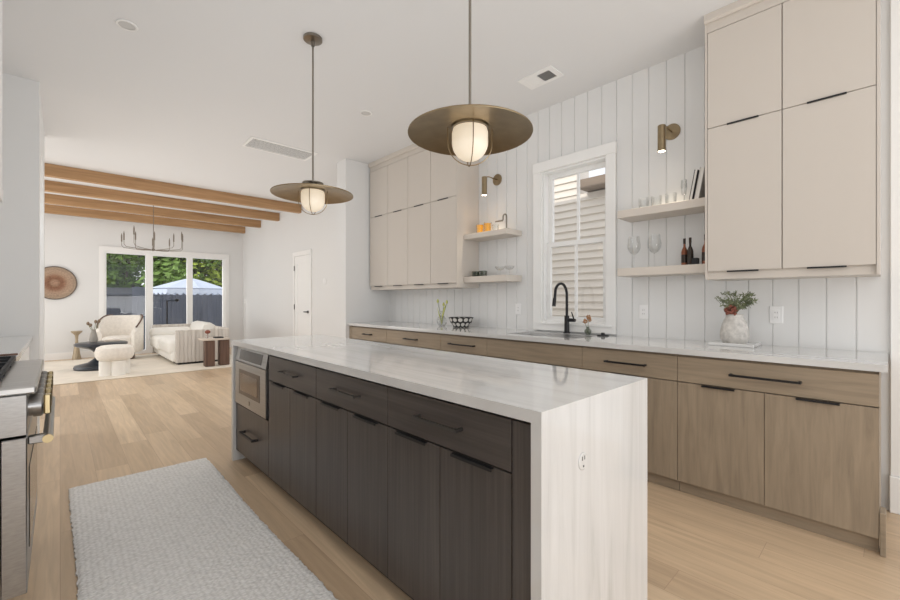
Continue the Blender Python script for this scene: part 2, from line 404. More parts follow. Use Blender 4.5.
# kitchen window (window_2)
f = M()
cw = .085
f.box(3.475, WY0-cw, 1.0, 3.5, WY0, WZ1).box(3.475, WY1, 1.0, 3.5, WY1+cw+.01, WZ1)
f.box(3.47, WY0-cw-.005, WZ1, 3.5, WY1+cw+.015, WZ1+cw+.012, .003)
f.box(3.475, WY0-cw, .925, 3.5, WY1+cw+.01, 1.0).box(3.462, WY0-cw+.03, .985, 3.475, WY1+cw-.02, 1.0)
win2 = f.build('window_2', TRIM, kind='structure')
f = M()   # jamb liner
frame_x(f, 3.501, 3.64, WY0-.001, WY1+.001, WZ0-.001, WZ1+.001, .019)
f.build('jamb', TRIM, win2)
def sash(x, z0, z1):
    s_ = M(); ya, yb = WY0+.018, WY1-.018; t = .042
    frame_x(s_, x, x+.035, ya, yb, z0, z1, t)
    s_.box(x+.005, (ya+yb)/2-.011, z0+t, x+.03, (ya+yb)/2+.011, z1-t)
    o = s_.build('sash', TRIM, win2)
    M().box(x+.016, ya+t, z0+t, x+.019, yb-t, z1-t).build('pane', PANE, o)
sash(3.585, 1.745, 2.472); sash(3.545, 1.018, 1.787)

# hallway door on the living-room wall (door_1)
dy0, dy1, dz = 7.62, 8.32, 2.10
d = M().box(3.478, dy0-.07, 0, 3.4995, dy0, dz).box(3.478, dy1, 0, 3.4995, dy1+.07, dz).box(3.475, dy0-.075, dz, 3.4995, dy1+.075, dz+.085)
door = d.build('door_1', TRIM, kind='structure')
lf = M().box(3.492, dy0+.003, .01, 3.4995, dy1-.003, dz-.003)
frame_x(lf, 3.486, 3.492, dy0+.003, dy1-.003, .01, dz-.003, .12, .15); lf.box(3.486, dy0+.123, .98, 3.492, dy1-.123, 1.10)
leaf = lf.build('door_leaf', TRIM, door)
M().cyl((3.49, dy0+.07, .99), (3.44, dy0+.07, .99), .011).box(3.432, dy0+.055, .98, 3.446, dy0+.17, 1.0, .003).cyl((3.486, dy0+.07, .99), (3.478, dy0+.07, .99), .028).build('door_handle', BLACK, leaf)
for z in (.25, 1.08, 1.86): M().box(3.470, dy1-.012, z-.05, 3.479, dy1+.006, z+.05).build('hinge', BLACK, door)

# beams
for i, y in enumerate((8.02, 9.15, 10.3, 11.45)):
    M().box(-3, y, H-.165, 3.499, y+.12, H, .004).build('ceiling_beam', BEAM, label=['honey oak ceiling beam nearest the kitchen, first of four', 'oak ceiling beam second from the kitchen', 'oak ceiling beam third from the kitchen, just before the last one', 'last oak ceiling beam, tight against the wall above the patio doors'][i], cat='beam', group='oak ceiling beams')

# outdoors ------------------------------------------------
struct('ground', M().box(-8, 11.82, -.62, 14, 30, -.5).box(3.8, -6, -.62, 14, 11.82, -.5), GROUND)
nb = thing('neighbour_house', (5.4, 3, -.5), 'beige lap-sided neighbouring house seen through the kitchen window', 'house')
m = M(); z = -.5
def laps(y0, y1, z0, z1):
    p = [(5.55, z0)]; z = z0
    while z < z1-.001:
        p += [(5.272, z), (5.30, z+.094)]; p += [(5.30, z+.1)]; z += .1
    p += [(5.55, z)]
    m.prism(p, 'y', y0, y1)
laps(-1, 2.97, -.5, 2.7); laps(2.97, 7.5, -.5, 4.2)
m.build('siding', SIDING, nb)
M().box(5.16, -1, 2.72, 5.6, 2.88, 2.77).box(5.1, -1, 2.72, 5.16, 2.88, 2.84).build('eave', ROOFB, nb)

fn = thing('garden_fence', (4, 16, -.5), 'tall dark charcoal board fence behind the patio, right of the shed', 'fence')
m = M(); x = 1.62
while x < 9: m.box(x, 16, -.5, x+.142, 16.025, 1.62+.0*x); x += .146
m.build('boards', FENCE, fn)
for x in (1.7, 4.1, 6.5): M().box(x, 16.03, -.5, x+.09, 16.12, 1.64).build('post', FENCE, fn)
M().box(1.62, 16.03, 1.3, 9, 16.07, 1.39).box(1.62, 16.03, -.2, 9, 16.07, -.11).build('rail', FENCE, fn)
sh = thing('garden_shed', (.2, 17.8, -.5), 'low grey-blue weathered wooden shed left of the charcoal fence', 'shed')
m = M(); x = -1.8
while x < 1.9: m.box(x, 17.5, -.5, x+.19, 17.53, 1.38); x += .2
m.box(-1.75, 17.54, -.5, 1.85, 18.1, 1.36); m.build('wall', FENCE, sh)
M().prism([(17.3, 1.38), (18.2, 1.6), (18.2, 1.65), (17.3, 1.44)], 'x', -1.9, 2.0).build('roof', mat('shed_roof', (.07,.075,.09), .8), sh)

um = thing('patio_parasol', (2.77, 13.9, -.5), 'white scalloped patio parasol open in front of the dark fence', 'parasol')
cx, cy = 2.77, 13.9
m = M(); N = 8; seg = 6; R = .97
import itertools
def rim(a, r=1.0):
    k = a*N/(2*PI); f_ = k-math.floor(k)
    return R*r*math.cos(PI/N)/math.cos((f_-.5)*2*PI/N)
rows = []
for j in range(7):
    t = j/6; row = []
    for k in range(N*seg):
        a = 2*PI*k/(N*seg)+.001; r = rim(a, t)
        row.append(m.b.verts.new((cx+r*math.cos(a), cy+r*math.sin(a), 1.86-.31*t**1.15-.03*math.sin(PI*t)*abs(math.sin(k*PI/seg)))))
    rows.append(row)
for A, B in zip(rows, rows[1:]):
    for k in range(N*seg): m.b.faces.new((A[k], A[(k+1) % (N*seg)], B[(k+1) % (N*seg)], B[k]))
T = 288; top = []; bot = []
for k in range(T):
    a = 2*PI*k/T+.001; r = rim(a)
    top.append(m.b.verts.new((cx+r*math.cos(a), cy+r*math.sin(a), 1.52)))
    bot.append(m.b.verts.new((cx+r*1.01*math.cos(a), cy+r*1.01*math.sin(a), 1.43-.06*abs(math.sin(k*PI/9)))))
for k in range(T): m.b.faces.new((top[k], top[(k+1) % T], bot[(k+1) % T], bot[k]))
cn = m.build('canopy', CANVAS, um)
mo = cn.modifiers.new('thick', 'SOLIDIFY'); mo.thickness = .006
M().cyl((cx, cy, -.5), (cx, cy, 1.88), .022).build('pole', BLACK, um)
M().cyl((cx, cy, -.5), (cx, cy, -.43), .25).build('base', BLACK, um)

def tree(x, y, h, r, n, mt, label, seedn, low=1.2):
    rnd = random.Random(seedn)
    o = thing('leafy_tree', (x, y, -.5), label, 'tree', 'trees behind the fence')
    t = M().tube([(x, y, -.5), (x+.1, y, 1.0), (x-.1, y+.1, h*.55), (x, y, h*.8)], [.16, .13, .08, .03], 8)
    for k in range(7):
        a = rnd.uniform(0, 2*PI); t.tube([(x, y, 1+k*.3), (x+r*.4*math.cos(a), y+r*.3*math.sin(a), 1.6+k*.35), (x+r*.8*math.cos(a), y+r*.6*math.sin(a), 1.9+k*.4)], [.06, .04, .012], 6)
    t.build('trunk', BARK, o, True)
    m = M(); cl = [(x+rnd.gauss(0, r*.45), y+rnd.gauss(0, r*.35), rnd.uniform(low+.3, h), rnd.uniform(.35, .75)) for _ in range(34)]
    for k in range(n):
        c = rnd.choice(cl); v = Vector((rnd.gauss(0,1), rnd.gauss(0,1), rnd.gauss(0,1))).normalized()*c[3]*rnd.uniform(.6, 1.05)
        p = Vector(c[:3])+v; s_ = rnd.uniform(.05, .11)
        a1 = Vector((rnd.gauss(0,1), rnd.gauss(0,1), rnd.gauss(0,.6))).normalized(); a2 = a1.orthogonal().normalized()
        s_ *= 1.35; m.quad(p-a1*s_, p+a2*s_*.55, p+a1*s_, p-a2*s_*.55)
    m.build('foliage', mt, o, fix=False)
tree(1.7, 19.2, 5.2, 1.6, 11000, LEAFG, 'deep green leafy tree behind the shed in the left patio pane', 1, .9)
tree(3.1, 18.6, 5.0, 1.6, 7000, LEAFG, 'mid green tree rising right behind the parasol in the middle pane', 2, 1.0)
tree(4.9, 18.6, 4.8, 1.5, 6000, LEAFY, 'bright lime-green tree seen in the right patio pane', 3, 1.4)
tree(6.9, 20.0, 5.6, 1.8, 5000, LEAFG, 'distant dark green tree at far right beyond the fence', 4, 1.0)
tree(-1.2, 19.8, 5.6, 1.8, 5000, LEAFG, 'dark green tree at far left beyond the shed', 5, .8)

# ------------------------------------------------ island
XI = .975
isl = thing('island_worktop', (1.31, 2.05, 0), 'thick white veined quartz worktop with waterfall ends on the kitchen island', 'worktop')
M().prism([(.650, 0), (.650, .914), (3.45, .914), (3.45, 0), (3.412, 0), (3.412, .878), (.685, .878), (.685, 0)], 'x', .955, 1.675).build('waterfall_slab', QUARTZ, isl)
o = M().lathe([(0, -.0035), (.024, -.0035), (.027, -.0015), (.027, 0), (0, 0)], (1.176, .6498, .722), 28, 'y').build('island_outlet', QUARTZ, label='small round pop-out power outlet set in the near waterfall end of the island', cat='outlet', origin=(1.176, .650, .722))
M().box(1.166, .6455, .727, 1.169, .6465, .739).box(1.180, .6455, .727, 1.183, .6465, .739).box(1.172, .6455, .705, 1.178, .6465, .711).build('socket_slots', BLACK, o)
def pull_tab(x, y0, y1, z, parent, sgn=-1):
    return M().prism([(x+.001, z-.001), (x-.015, z-.001), (x-.015, z-.011), (x-.012, z-.011), (x-.012, z-.004), (x+.001, z-.004)], 'y', y0, y1).build('finger_pull', BLACK, parent)
GUN = mat('gunmetal_pull', (.11,.105,.10), .42, .8)
def bar_pull(x, y0, y1, z, parent, r=.007, out=.035, m=None):
    # one U-shaped bar: plan profile extruded over the bar height
    p = [(x-out-r, y0), (x-out-r, y1), (x+.001, y1), (x+.001, y1-2*r), (x-out+r, y1-2*r), (x-out+r, y0+2*r), (x+.001, y0+2*r), (x+.001, y0)]
    return M().prism(p, 'z', z-r, z+r).build('bar_handle', m or BLACK, parent)

def island_unit(y0, y1, label):
    t = thing('island_cabinet', (XI+.3, (y0+y1)/2, 0), label, 'cabinet', 'espresso island cabinets')
    M().box(XI+.021, y0+.001, .085, 1.64, y1-.001, .873).build('body', DARKV, t)
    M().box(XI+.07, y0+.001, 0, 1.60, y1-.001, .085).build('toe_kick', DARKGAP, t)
    dr = M().box(XI, y0+.002, .708, XI+.02, y1-.002, .864, .001).build('drawer', DARKH, t)
    c = (y0+y1)/2; bar_pull(XI, c-.115, c+.115, .790, dr, r=.005, out=.030, m=GUN)
    for a, b in ((y0, c), (c, y1)):
        do = M().box(XI, a+.0015, .085, XI+.02, b-.0015, .702, .001).build('door', DARKV, t)
        pull_tab(XI, (a+b)/2-.09, (a+b)/2+.09, .703, do)
    return t
u1 = island_unit(.768, 1.406, 'espresso island cabinet nearest the near waterfall end, drawer over two doors')
island_unit(1.406, 2.056, 'espresso island cabinet in the middle of the island run')
island_unit(2.056, 2.730, 'espresso island cabinet directly beside the built-in microwave')
M().box(XI, .688, .085, XI+.03, .766, .864, .001).build('end_filler', DARKV, u1, label='darker narrow vertical filler strip')
t = thing('island_cabinet', (XI+.3, 3.07, 0), 'espresso island cabinet holding the microwave above one low drawer', 'cabinet', 'espresso island cabinets')
M().box(XI+.021, 2.733, .085, 1.64, 3.406, .445).box(1.45, 2.733, .445, 1.64, 3.406, .873).box(XI+.01, 2.733, .445, 1.45, 2.748, .873).box(XI+.01, 3.392, .445, 1.45, 3.406, .873).build('body', DARKV, t)
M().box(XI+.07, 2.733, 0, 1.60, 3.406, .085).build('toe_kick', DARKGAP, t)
dr = M().box(XI, 2.735, .085, XI+.02, 3.404, .440, .001).build('drawer', DARKV, t); bar_pull(XI, 2.93, 3.20, .27, dr)
mw = thing('microwave_drawer', (XI+.2, 3.07, .446), 'stainless built-in microwave drawer at the far end of the island', 'microwave')
M().box(XI+.012, 2.750, .447, 1.44, 3.390, .868).build('body', STEEL, mw)
fr = M().box(XI-.012, 2.752, .452, XI+.012, 3.388, .765, .002).build('drawer_front', STEEL, mw)
M().box(XI-.014, 2.86, .535, XI-.011, 3.29, .715, .0005).build('window', mat('bronze_frame', (.13,.10,.08), .3, .7), fr)
M().box(XI-.016, 2.90, .565, XI-.0135, 3.25, .690, .0005).build('window_glass', MWGLASS, fr)
M().lathe([(0, -.003), (.016, -.003), (.016, 0)], (XI-.012, 3.07, .495), 20, 'x').build('badge', NICKEL, fr)
cp = M().prism([(XI-.012, .772), (XI+.012, .772), (XI+.012, .866), (XI+.005, .866)], 'y', 2.752, 3.388).build('control_panel', STEEL, mw)
M().prism([(XI-.010, .786), (XI-.006, .786), (XI+.005, .856), (XI+.001, .856)], 'y', 2.84, 3.30).build('display', GLASSDARK, cp)

# ------------------------------------------------ long base run
XB = 2.845
def drawer(t, y0, y1, z0=.708, z1=.864, hw=.16, name='drawer'):
    dr = M().box(XB, y0+.0015, z0, XB+.02, y1-.0015, z1, .001).build(name, WOODH, t)
    if hw: c = (y0+y1)/2; bar_pull(XB, c-hw, c+hw, .786, dr, .006)
def base_unit(y0, y1, label, doors=2, hw=.16, front='drawer'):
    t = thing('base_cabinet', (3.15, (y0+y1)/2, 0), label, 'cabinet', 'taupe oak base cabinets')
    if front == 'sink': M().box(XB+.021, y0+.001, .075, 3.49, y1-.001, .60).box(XB+.021, y0+.001, .6, XB+.05, y1-.001, .873).build('body', WOODV, t)
    else: M().box(XB+.021, y0+.001, .075, 3.49, y1-.001, .873).build('body', WOODV, t)
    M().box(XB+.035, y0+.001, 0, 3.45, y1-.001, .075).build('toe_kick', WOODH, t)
    if front == 'drawer': drawer(t, y0, y1, hw=hw)
    elif front == 'sink': M().box(XB, y0+.0015, .708, XB+.02, y1-.0015, .864, .001).build('false_front', WOODH, t)
    for i in range(doors):
        a = y0+(y1-y0)*i/doors; b = y0+(y1-y0)*(i+1)/doors
        do = M().box(XB, a+.0015, .078, XB+.02, b-.0015, .702, .001).build('door', WOODV, t)
        c = (a+b)/2; pull_tab(XB, c-.085, c+.085, .703, do)
    return t
b1 = base_unit(.033, .920, 'taupe oak base cabinet at the right end, wide drawer over two doors')
M().box(XB-.004, .010, 0, 2.94, .031, .205, .002).build('end_skirting', WOODH, b1, label='raised skirting board at the cabinet end')
M().box(XB+.001, .0325, .075, 3.44, .0335, .873).build('end_panel', WOODV, b1)
base_unit(.920, 1.578, 'taupe oak base cabinet between the right end unit and the sink unit', 1, .14)
base_unit(1.578, 2.527, 'taupe oak sink cabinet with plain front below the window', 2, front='sink')
t = base_unit(2.527, 3.158, 'taupe oak panelled dishwasher front left of the sink, one wide handle', 0, .17)
M().box(XB, 2.5285, .078, XB+.02, 3.1565, .702, .001).build('door', WOODV, t)
base_unit(3.158, 4.127, 'taupe oak base cabinet second from the far pier', 2, .11)
base_unit(4.127, 4.935, 'taupe oak base cabinet at the far left end, against the pier', 2, .09)
M().box(XB, 4.937, 0, 3.49, 4.998, .873).build('filler_strip', WOODV, label='narrow dark filler strip between the far cabinet and the pier', cat='filler')

# worktop with sink cut-out
SY0, SY1, SX0, SX1 = 1.70, 2.40, 2.97, 3.33
M().box(2.82, .004, .880, SX0, 4.998, .914).box(SX1, .004, .880, 3.499, 4.998, .914).box(SX0, .004, .880, SX1, SY0, .914).box(SX0, SY1, .880, SX1, 4.998, .914).build(
    'wall_worktop', QUARTZ, label='long white quartz worktop on the taupe cabinets along the wall', cat='worktop')
sk = M(); zz = .66
sk.box(SX0-.01, SY0-.01, zz, SX1+.01, SY1+.01, zz+.004).box(SX0-.012, SY0-.01, zz, SX0-.001, SY1+.01, .873).box(SX1+.001, SY0-.01, zz, SX1+.012, SY1+.01, .873).box(SX0, SY0-.012, zz, SX1, SY0-.001, .873).box(SX0, SY1+.001, zz, SX1, SY1+.012, .873)
so_ = sk.build('kitchen_sink', SINKM, label='undermount steel sink below the kitchen window', cat='sink')
M().box(SX0+.002, SY0+.001, .895, SX1-.002, SY0+.36, .912, .002).build('drain_rack', SINKM, so_)
M().lathe([(0, .006), (.04, .006), (.045, .004)], ((SX0+SX1)/2, (SY0+SY1)/2, zz), 20).build('drain', BLACK, so_)
# faucet
fy = 2.05
fa = thing('kitchen_faucet', (3.42, fy, .914), 'matte black gooseneck pull-down faucet behind the sink', 'faucet')
M().cyl((3.42, fy, .914), (3.42, fy, .922), .032).cyl((3.42, fy, .92), (3.42, fy, 1.075), .024, .022).build('body', BLACK, fa, True)
pp = [(3.42, fy, 1.07), (3.42, fy, 1.20)] + [(3.42-.10+.10*math.cos(a*PI/14), fy, 1.265+.105*math.sin(a*PI/14)) for a in range(0, 13)] + [(3.222, fy, 1.255), (3.214, fy, 1.21)]
M().tube(pp, .0125, 14).build('spout', BLACK, fa, True)
M().cyl((3.216, fy, 1.235), (3.203, fy, 1.165), .0155, .0165).build('spray_head', BLACK, fa, True)
M().cyl((3.42, fy-.02, 1.035), (3.42, fy-.085, 1.035), .017, .015).tube([(3.42, fy-.075, 1.035), (3.418, fy-.062, 1.075), (3.416, fy-.05, 1.11)], [.008, .006, .005], 8).build('lever', BLACK, fa, True)
M().lathe([(0, .03), (.014, .028), (.017, .012), (.02, 0)], (3.36, 1.67, .914), 18).lathe([(0, .012), (.045, .010), (.05, 0)], (3.36, 1.67, .914), 24).build('soap_stopper', BLACK, smooth=True, label='small low black button disc on the worktop right of the sink', cat='button')

# ------------------------------------------------ upper cabinets
XU = 3.15
def upper_unit(y0, y1, label, group, left_panel=False, right_panel=False):
    t = thing('wall_cabinet', (3.32, (y0+y1)/2, 1.358), label, 'cabinet', group)
    M().box(XU+.021, y0+.0005, 1.395, 3.499, y1-.0005, 3.06).build('body', UPPER, t)
    b = M().box(XU+.02, y0, 1.358, 3.499, y1, 1.400)
    b.build('light_rail', UPPER, t)
    M().box(XU+.004, y0, 3.003, XU+.02, y1, 3.062).build('top_filler', UPPER, t)
    e0 = .012 if right_panel else 0; e1 = .012 if left_panel else 0
    M().prism([(XU-.012, 3.062), (3.499, 3.062), (3.499, H-.001), (XU-.022, H-.001), (XU-.022, 3.075)], 'y', y0-e0, y1+e1).build('crown', UPPER, t)
    for z0, z1 in ((1.410, 2.360), (2.364, 2.998)):
        g = .0025
        do = M().box(XU, y0+g, z0, XU+.02, y1-g, z1, .001).build('door', UPPER, t)
        c = (y0+y1)/2
        M().box(XU-.010, c-.083, z0-.009, XU+.004, c+.083, z0-.0005).build('finger_pull', BLACK, do)
    return t
GR1 = 'greige wall cabinets right of the window'; GR2 = 'greige wall cabinets left of the window'
a = upper_unit(.046, .441, 'right column of the tall greige wall cabinet above the plant vase wall', GR1, right_panel=True)
a['label'] = 'tall greige wall cabinet column at the far right, closest to the viewer'
M().box(XU-.001, .034, 1.358, 3.499, .046, 3.062).build('side_panel', UPPER, a)
b = upper_unit(.441, .836, 'tall greige wall cabinet column beside the right floating shelves', GR1, left_panel=True)
M().box(XU-.001, .836, 1.358, 3.499, .848, 3.062).build('side_panel', UPPER, b)
ys = [3.243+.4325*i for i in range(5)]
for i in range(4):
    c = upper_unit(ys[i], ys[i+1], ['tall greige wall cabinet column beside the left floating shelves', 'greige wall cabinet column, second from the left floating shelves', 'greige wall cabinet column, third from the left floating shelves', 'greige wall cabinet column at the far end against the white pier'][i], GR2, right_panel=(i == 0))
    if i == 0: M().box(XU-.001, 3.231, 1.358, 3.499, 3.243, 3.062).build('side_panel', UPPER, c)

# floating shelves
def shelf(y0, y1, z0, z1, label): return M().box(3.25, y0, z0, 3.499, y1, z1, .002).build('floating_shelf', UPPER2, label=label, cat='shelf', group='greige floating shelves')
shelf(.850, 1.495, 1.872, 1.932, 'upper right floating shelf carrying clear glasses and two books')
shelf(.850, 1.495, 1.410, 1.472, 'lower right floating shelf carrying two wine glasses and bottles')
shelf(2.622, 3.229, 1.886, 1.940, 'upper left floating shelf carrying two orange drinks')
shelf(2.622, 3.229, 1.410, 1.475, 'lower left floating shelf with small tumblers and coupes')

# ------------------------------------------------ pendants
def pendant(x, y):
    t = thing('pendant_lamp', (x, y, 1.838), 'near brass dish pendant lamp above the front half of the island', 'pendant lamp', 'brass dish pendants over the island')
    M().lathe([(0, H-1.838-.0005), (.066, H-1.838-.0005), (.066, H-1.838-.018), (.012, H-1.838-.026), (.012, H-1.838-.06)], (x, y, 1.838), 32).build('canopy', NICKEL, t, True)
    M().cyl((x, y, 2.06), (x, y, H-.02), .0065, seg=12).build('rod', NICKEL, t, True)
    M().lathe([(0, .232), (.074, .230), (.074, .224), (.03, .222), (.028, .175), (.085, .172)], (x, y, 1.838), 32).build('cap', NICKEL, t, True)
    M().lathe([(.02, .180), (.09, .178), (.20, .163), (.285, .143), (.286, .146), (.285, .150), (.20, .170), (.09, .186), (.02, .190)], (x, y, 1.838), 64).build('dish', BRASS, t, True)
    prof = [(.0, .022)] + [(.083*math.sin(k*PI/2/9), .105-.083*math.cos(k*PI/2/9)) for k in range(1, 10)] + [(.083, .150), (.078, .168), (.06, .176)]
    M().lathe(prof, (x, y, 1.838), 32).build('globe', GLOBE, t, True)
    for k in (52, 142):
        a = math.radians(k); r = .103
        prof = [(r, .172), (r, .105)] + [(r*math.cos(q*PI/24), .104-r*.99*math.sin(q*PI/24)) for q in range(1, 12)] + [(0, 0.002)]
        pts = [(x+p*math.cos(a), y+p*math.sin(a), 1.838+h) for p, h in prof] + [(x-p*math.cos(a), y-p*math.sin(a), 1.838+h) for p, h in prof[-2::-1]]
        M().tube(pts, .0024, 8).build('cage_wire', BRASS, t, True)
    return t
p1 = pendant(1.375, 1.325)
p2 = place(p1, (1.335, 2.866, 1.838), 'far brass dish pendant lamp above the microwave end of the island')
p2.location.z = 1.838
# sconces
def sconce(y, label):
    t = thing('wall_sconce', (3.5, y, 2.54), label, 'wall lamp', 'brass cylinder sconces')
    M().lathe([(0, -.010), (.060, -.010), (.062, -.008), (.062, -.0005), (0, -.0005)], (3.5, y, 2.54), 32, 'x').build('wall_plate', BRASS, t, True)
    M().tube([(3.49, y, 2.54), (3.45, y, 2.54), (3.36, y, 2.545), (3.29, y, 2.53)], .006, 10).build('arm', BRASS, t, True)
    M().lathe([(.0, .195), (.024, .195), (.028, .191), (.028, 0), (.025, 0), (.025, .02)], (3.285, y, 2.335), 24).build('shade', BRASS, t, True)
    M().lathe([(0, 0), (.022, .002), (.025, .010), (0, .012)], (3.285, y, 2.333), 20).build('bulb', BULB, t, True)
    l = bpy.data.lights.new('sconce_beam', 'SPOT'); l.energy = 14; l.spot_size = 1.5; l.spot_blend = .8; l.color = (1,.85,.65); l.shadow_soft_size = .02
    o = bpy.data.objects.new('sconce_beam', l); C.objects.link(o); o.parent = t; o.location = (-.215, 0, -.212)
sconce(1.171, 'brass cylinder wall sconce above the right floating shelves')
sconce(2.953, 'brass cylinder wall sconce above the left floating shelves')

# outlets and switches
def outlet(y, z, label, x=3.5):
    t = M().box(x-.006, y-.036, z-.058, x-.0005, y+.036, z+.058, .002).build('power_outlet', WHITEP, label=label, cat='outlet', group='white wall outlets')
    M().box(x-.009, y-.017, z-.034, x-.006, y+.017, z+.034, .001).build('socket_face', WHITEP, t)
    m = M()
    for dz in (-.016, .016): m.box(x-.0095, y-.007, z+dz-.005, x-.009, y-.005, z+dz+.005).box(x-.0095, y+.005, z+dz-.005, x-.009, y+.007, z+dz+.005)
    m.build('socket_slots', BLACK, t)
outlet(1.386, 1.122, 'white outlet plate between the window and the tall wall cabinets')
outlet(.520, 1.120, 'white outlet plate right of the plant vase')
outlet(2.668, 1.125, 'white outlet plate left of the window, under the left shelves')
t = M().box(3.488, 6.97, 1.51, 3.4995, 7.07, 1.61, .004).build('thermostat', WHITEP, label='white square thermostat on the living-room wall by the pier', cat='thermostat')
M().cyl((3.488, 7.02, 1.56), (3.484, 7.02, 1.56), .025).build('dial', WHITEP, t)
t = M().box(3.493, 11.42, 1.13, 3.4995, 11.50, 1.25, .002).build('light_switch', WHITEP, label='white light switch near the far corner of the living-room wall', cat='switch')
M().box(3.489, 11.445, 1.16, 3.493, 11.475, 1.22).build('rocker', WHITEP, t)

# ceiling fittings
def can(x, y, label):
    t = M().lathe([(.048, 0), (.062, 0), (.063, -.004), (.06, -.007), (.048, -.005)], (x, y, H-.0005), 32).build('recessed_light', TRIM, smooth=True, label=label, cat='ceiling light', group='recessed ceiling lights')
    M().lathe([(0, 0), (.048, 0), (.048, -.002), (0, -.003)], (x, y, H-.001), 32).build('lens', LAMPW, t)
can(.337, 3.612, 'unlit recessed round ceiling light at upper left, near the hood')
can(2.264, 3.647, 'unlit recessed round ceiling light between the two pendants')
t = thing('ceiling_vent', (3.0, 2.02, H), 'small white ceiling register close to the panelled wall above the window', 'vent')
M().box(2.885, 1.88, H-.007, 3.095, 1.925, H-.0005).box(2.885, 2.165, H-.007, 3.095, 2.21, H-.0005).box(2.885, 1.925, H-.007, 2.93, 2.165, H-.0005).box(3.06, 1.925, H-.007, 3.095, 2.165, H-.0005).box(2.93, 2.046, H-.007, 3.06, 2.055, H-.0005).build('frame', TRIM, t)
m = M()
for i in range(8): m.box(2.93, 1.930+i*.0145, H-.0065, 3.06, 1.9335+i*.0145, H-.002)
m.build('louvres', mat('louvre_grey', (.30,.30,.29), .6), t); M().box(2.93, 1.925, H-.0015, 3.06, 2.046, H-.0005).build('duct', mat('duct_grey', (.10,.10,.10), .8), t, label='dark grey half')
M().box(2.93, 2.055, H-.0055, 3.06, 2.165, H-.0045).build('damper', TRIM, t)
t = thing('return_vent', (2.02, 5.26, H), 'long white linear return-air grille in the ceiling past the far pendant', 'vent')
m = M(); m.box(1.62, 5.07, H-.010, 2.43, 5.10, H-.0005).box(1.62, 5.42, H-.010, 2.43, 5.45, H-.0005).box(1.62, 5.10, H-.010, 1.65, 5.42, H-.0005).box(2.40, 5.10, H-.010, 2.43, 5.42, H-.0005); m.build('frame', TRIM, t)
m = M()
for i in range(9): m.box(1.65, 5.108+i*.0355, H-.008, 2.40, 5.120+i*.0355, H-.003)
m.build('slats', TRIM, t); M().box(1.65, 5.10, H-.0025, 2.40, 5.42, H-.0005).build('duct', mat('duct_mid_grey', (.12,.12,.12), .8), t)

# ------------------------------------------------ range side
rg = thing('cooking_range', (-.4, 2.54, 0), 'stainless professional range with brass-gripped knobs at the left edge', 'range')
Y0, Y1 = 2.08, 2.995
M().box(-.76, Y0, .12, -.158, Y1, .885).build('body', STEEL, rg)
od = M().box(-.148, Y0+.002, .187, -.084, Y1-.002, .735, .003).build('oven_door', STEEL, rg)
M().box(-.0845, Y0+.12, .30, -.081, Y1-.12, .60).build('oven_window', GLASSDARK, od)
m = M().cyl((-.032, Y0+.045, .713), (-.032, Y1-.045, .713), .015, seg=20)
for y in (Y0+.06, Y1-.06): m.box(-.084, y-.014, .698, -.036, y+.014, .728, .004)
hd = m.build('door_handle', STEEL, od, True)
M().cyl((-.032, Y0+.030, .713), (-.032, Y0+.045, .713), .015).cyl((-.032, Y1-.045, .713), (-.032, Y1-.030, .713), .015).build('handle_cap', GOLD, hd)
cp = M().box(-.156, Y0+.001, .745, -.084, Y1-.001, .886, .002).build('control_panel', STEEL, rg)
for i in range(6):
    y = 2.205+i*.135
    k = M().lathe([(0, .040), (.036, .040), (.043, .034), (.043, .012), (.038, .012), (.038, 0)], (-.084, y, .825), 28, 'x').build('knob', STEEL, cp, True)
    M().box(-.044, y-.014, .787, -.024, y+.014, .863, .004).build('knob_grip', GOLD, k, label='brass grip bar of the knob')
M().box(-.76, Y0, .888, -.060, Y1, .916, .006).build('top_ledge', STEEL2, rg)
m = M()
m.box(-.70, Y0+.02, .916, -.163, Y1-.02, .922)
m.build('burner_pan', BLACKS, rg)
gtop = .945
for i in range(3):
    ya = Y0+.025+i*.288; yb = ya+.282; m = M()
    for q in range(7): xx = -.69+q*.0865; m.box(xx, ya, gtop-.016, xx+.013, yb, gtop)
    for yy in (ya, ya+.135, yb-.013): m.box(-.69, yy, gtop-.016, -.158, yy+.013, gtop)
    for xx, yy in ((-.69, ya), (-.171, ya), (-.69, yb-.013), (-.171, yb-.013)): m.box(xx, yy, .921, xx+.013, yy+.013, gtop)
    m.build('grate', BLACKS, rg)
for i in range(2):
    for j in range(3): M().lathe([(0, .014), (.03, .013), (.045, .004), (.05, 0)], (-.56+i*.27, Y0+.166+j*.288, .922), 20).build('burner', BLACKS, rg)
for x in (-.70, -.19):
    for y in (Y0+.06, Y1-.06): M().cyl((x, y, 0), (x, y, .12), .022).build('leg', STEEL, rg)
M().box(-.20, Y0+.02, .035, -.185, Y1-.02, .125).build('toe_panel', STEEL, rg)
M().box(-.7795, 3.0, .874, -.17, 5.078, .914, .002).build('stove_worktop', QUARTZ, label='white quartz worktop beyond the range along the left wall', cat='worktop')
t = thing('base_cabinet', (-.46, 4.04, 0), 'white-fronted base cabinet under the worktop beyond the range', 'cabinet')
M().box(-.779, 3.002, .09, -.21, 5.076, .873).build('body', TRIM, t); M().box(-.779, 3.002, 0, -.27, 5.076, .09).build('toe_kick', DARKGAP, t)
for i in range(3): M().box(-.209, 3.004+i*.69, .093, -.19, 3.004+i*.69+.687, .868, .002).build('door', TRIM, t)
t = M().box(-.17-.12, 3.06, .914, -.17-.02, 3.30, .928, .004).build('spoon_tray', WHITEP, label='small white tray on the worktop just beyond the range', cat='tray')
M().box(-.285, 3.13, .930, -.16, 3.155, .940, .003).build('wooden_spoon', WALNUT, label='short dark wooden spoon lying across the small white tray', cat='spoon')
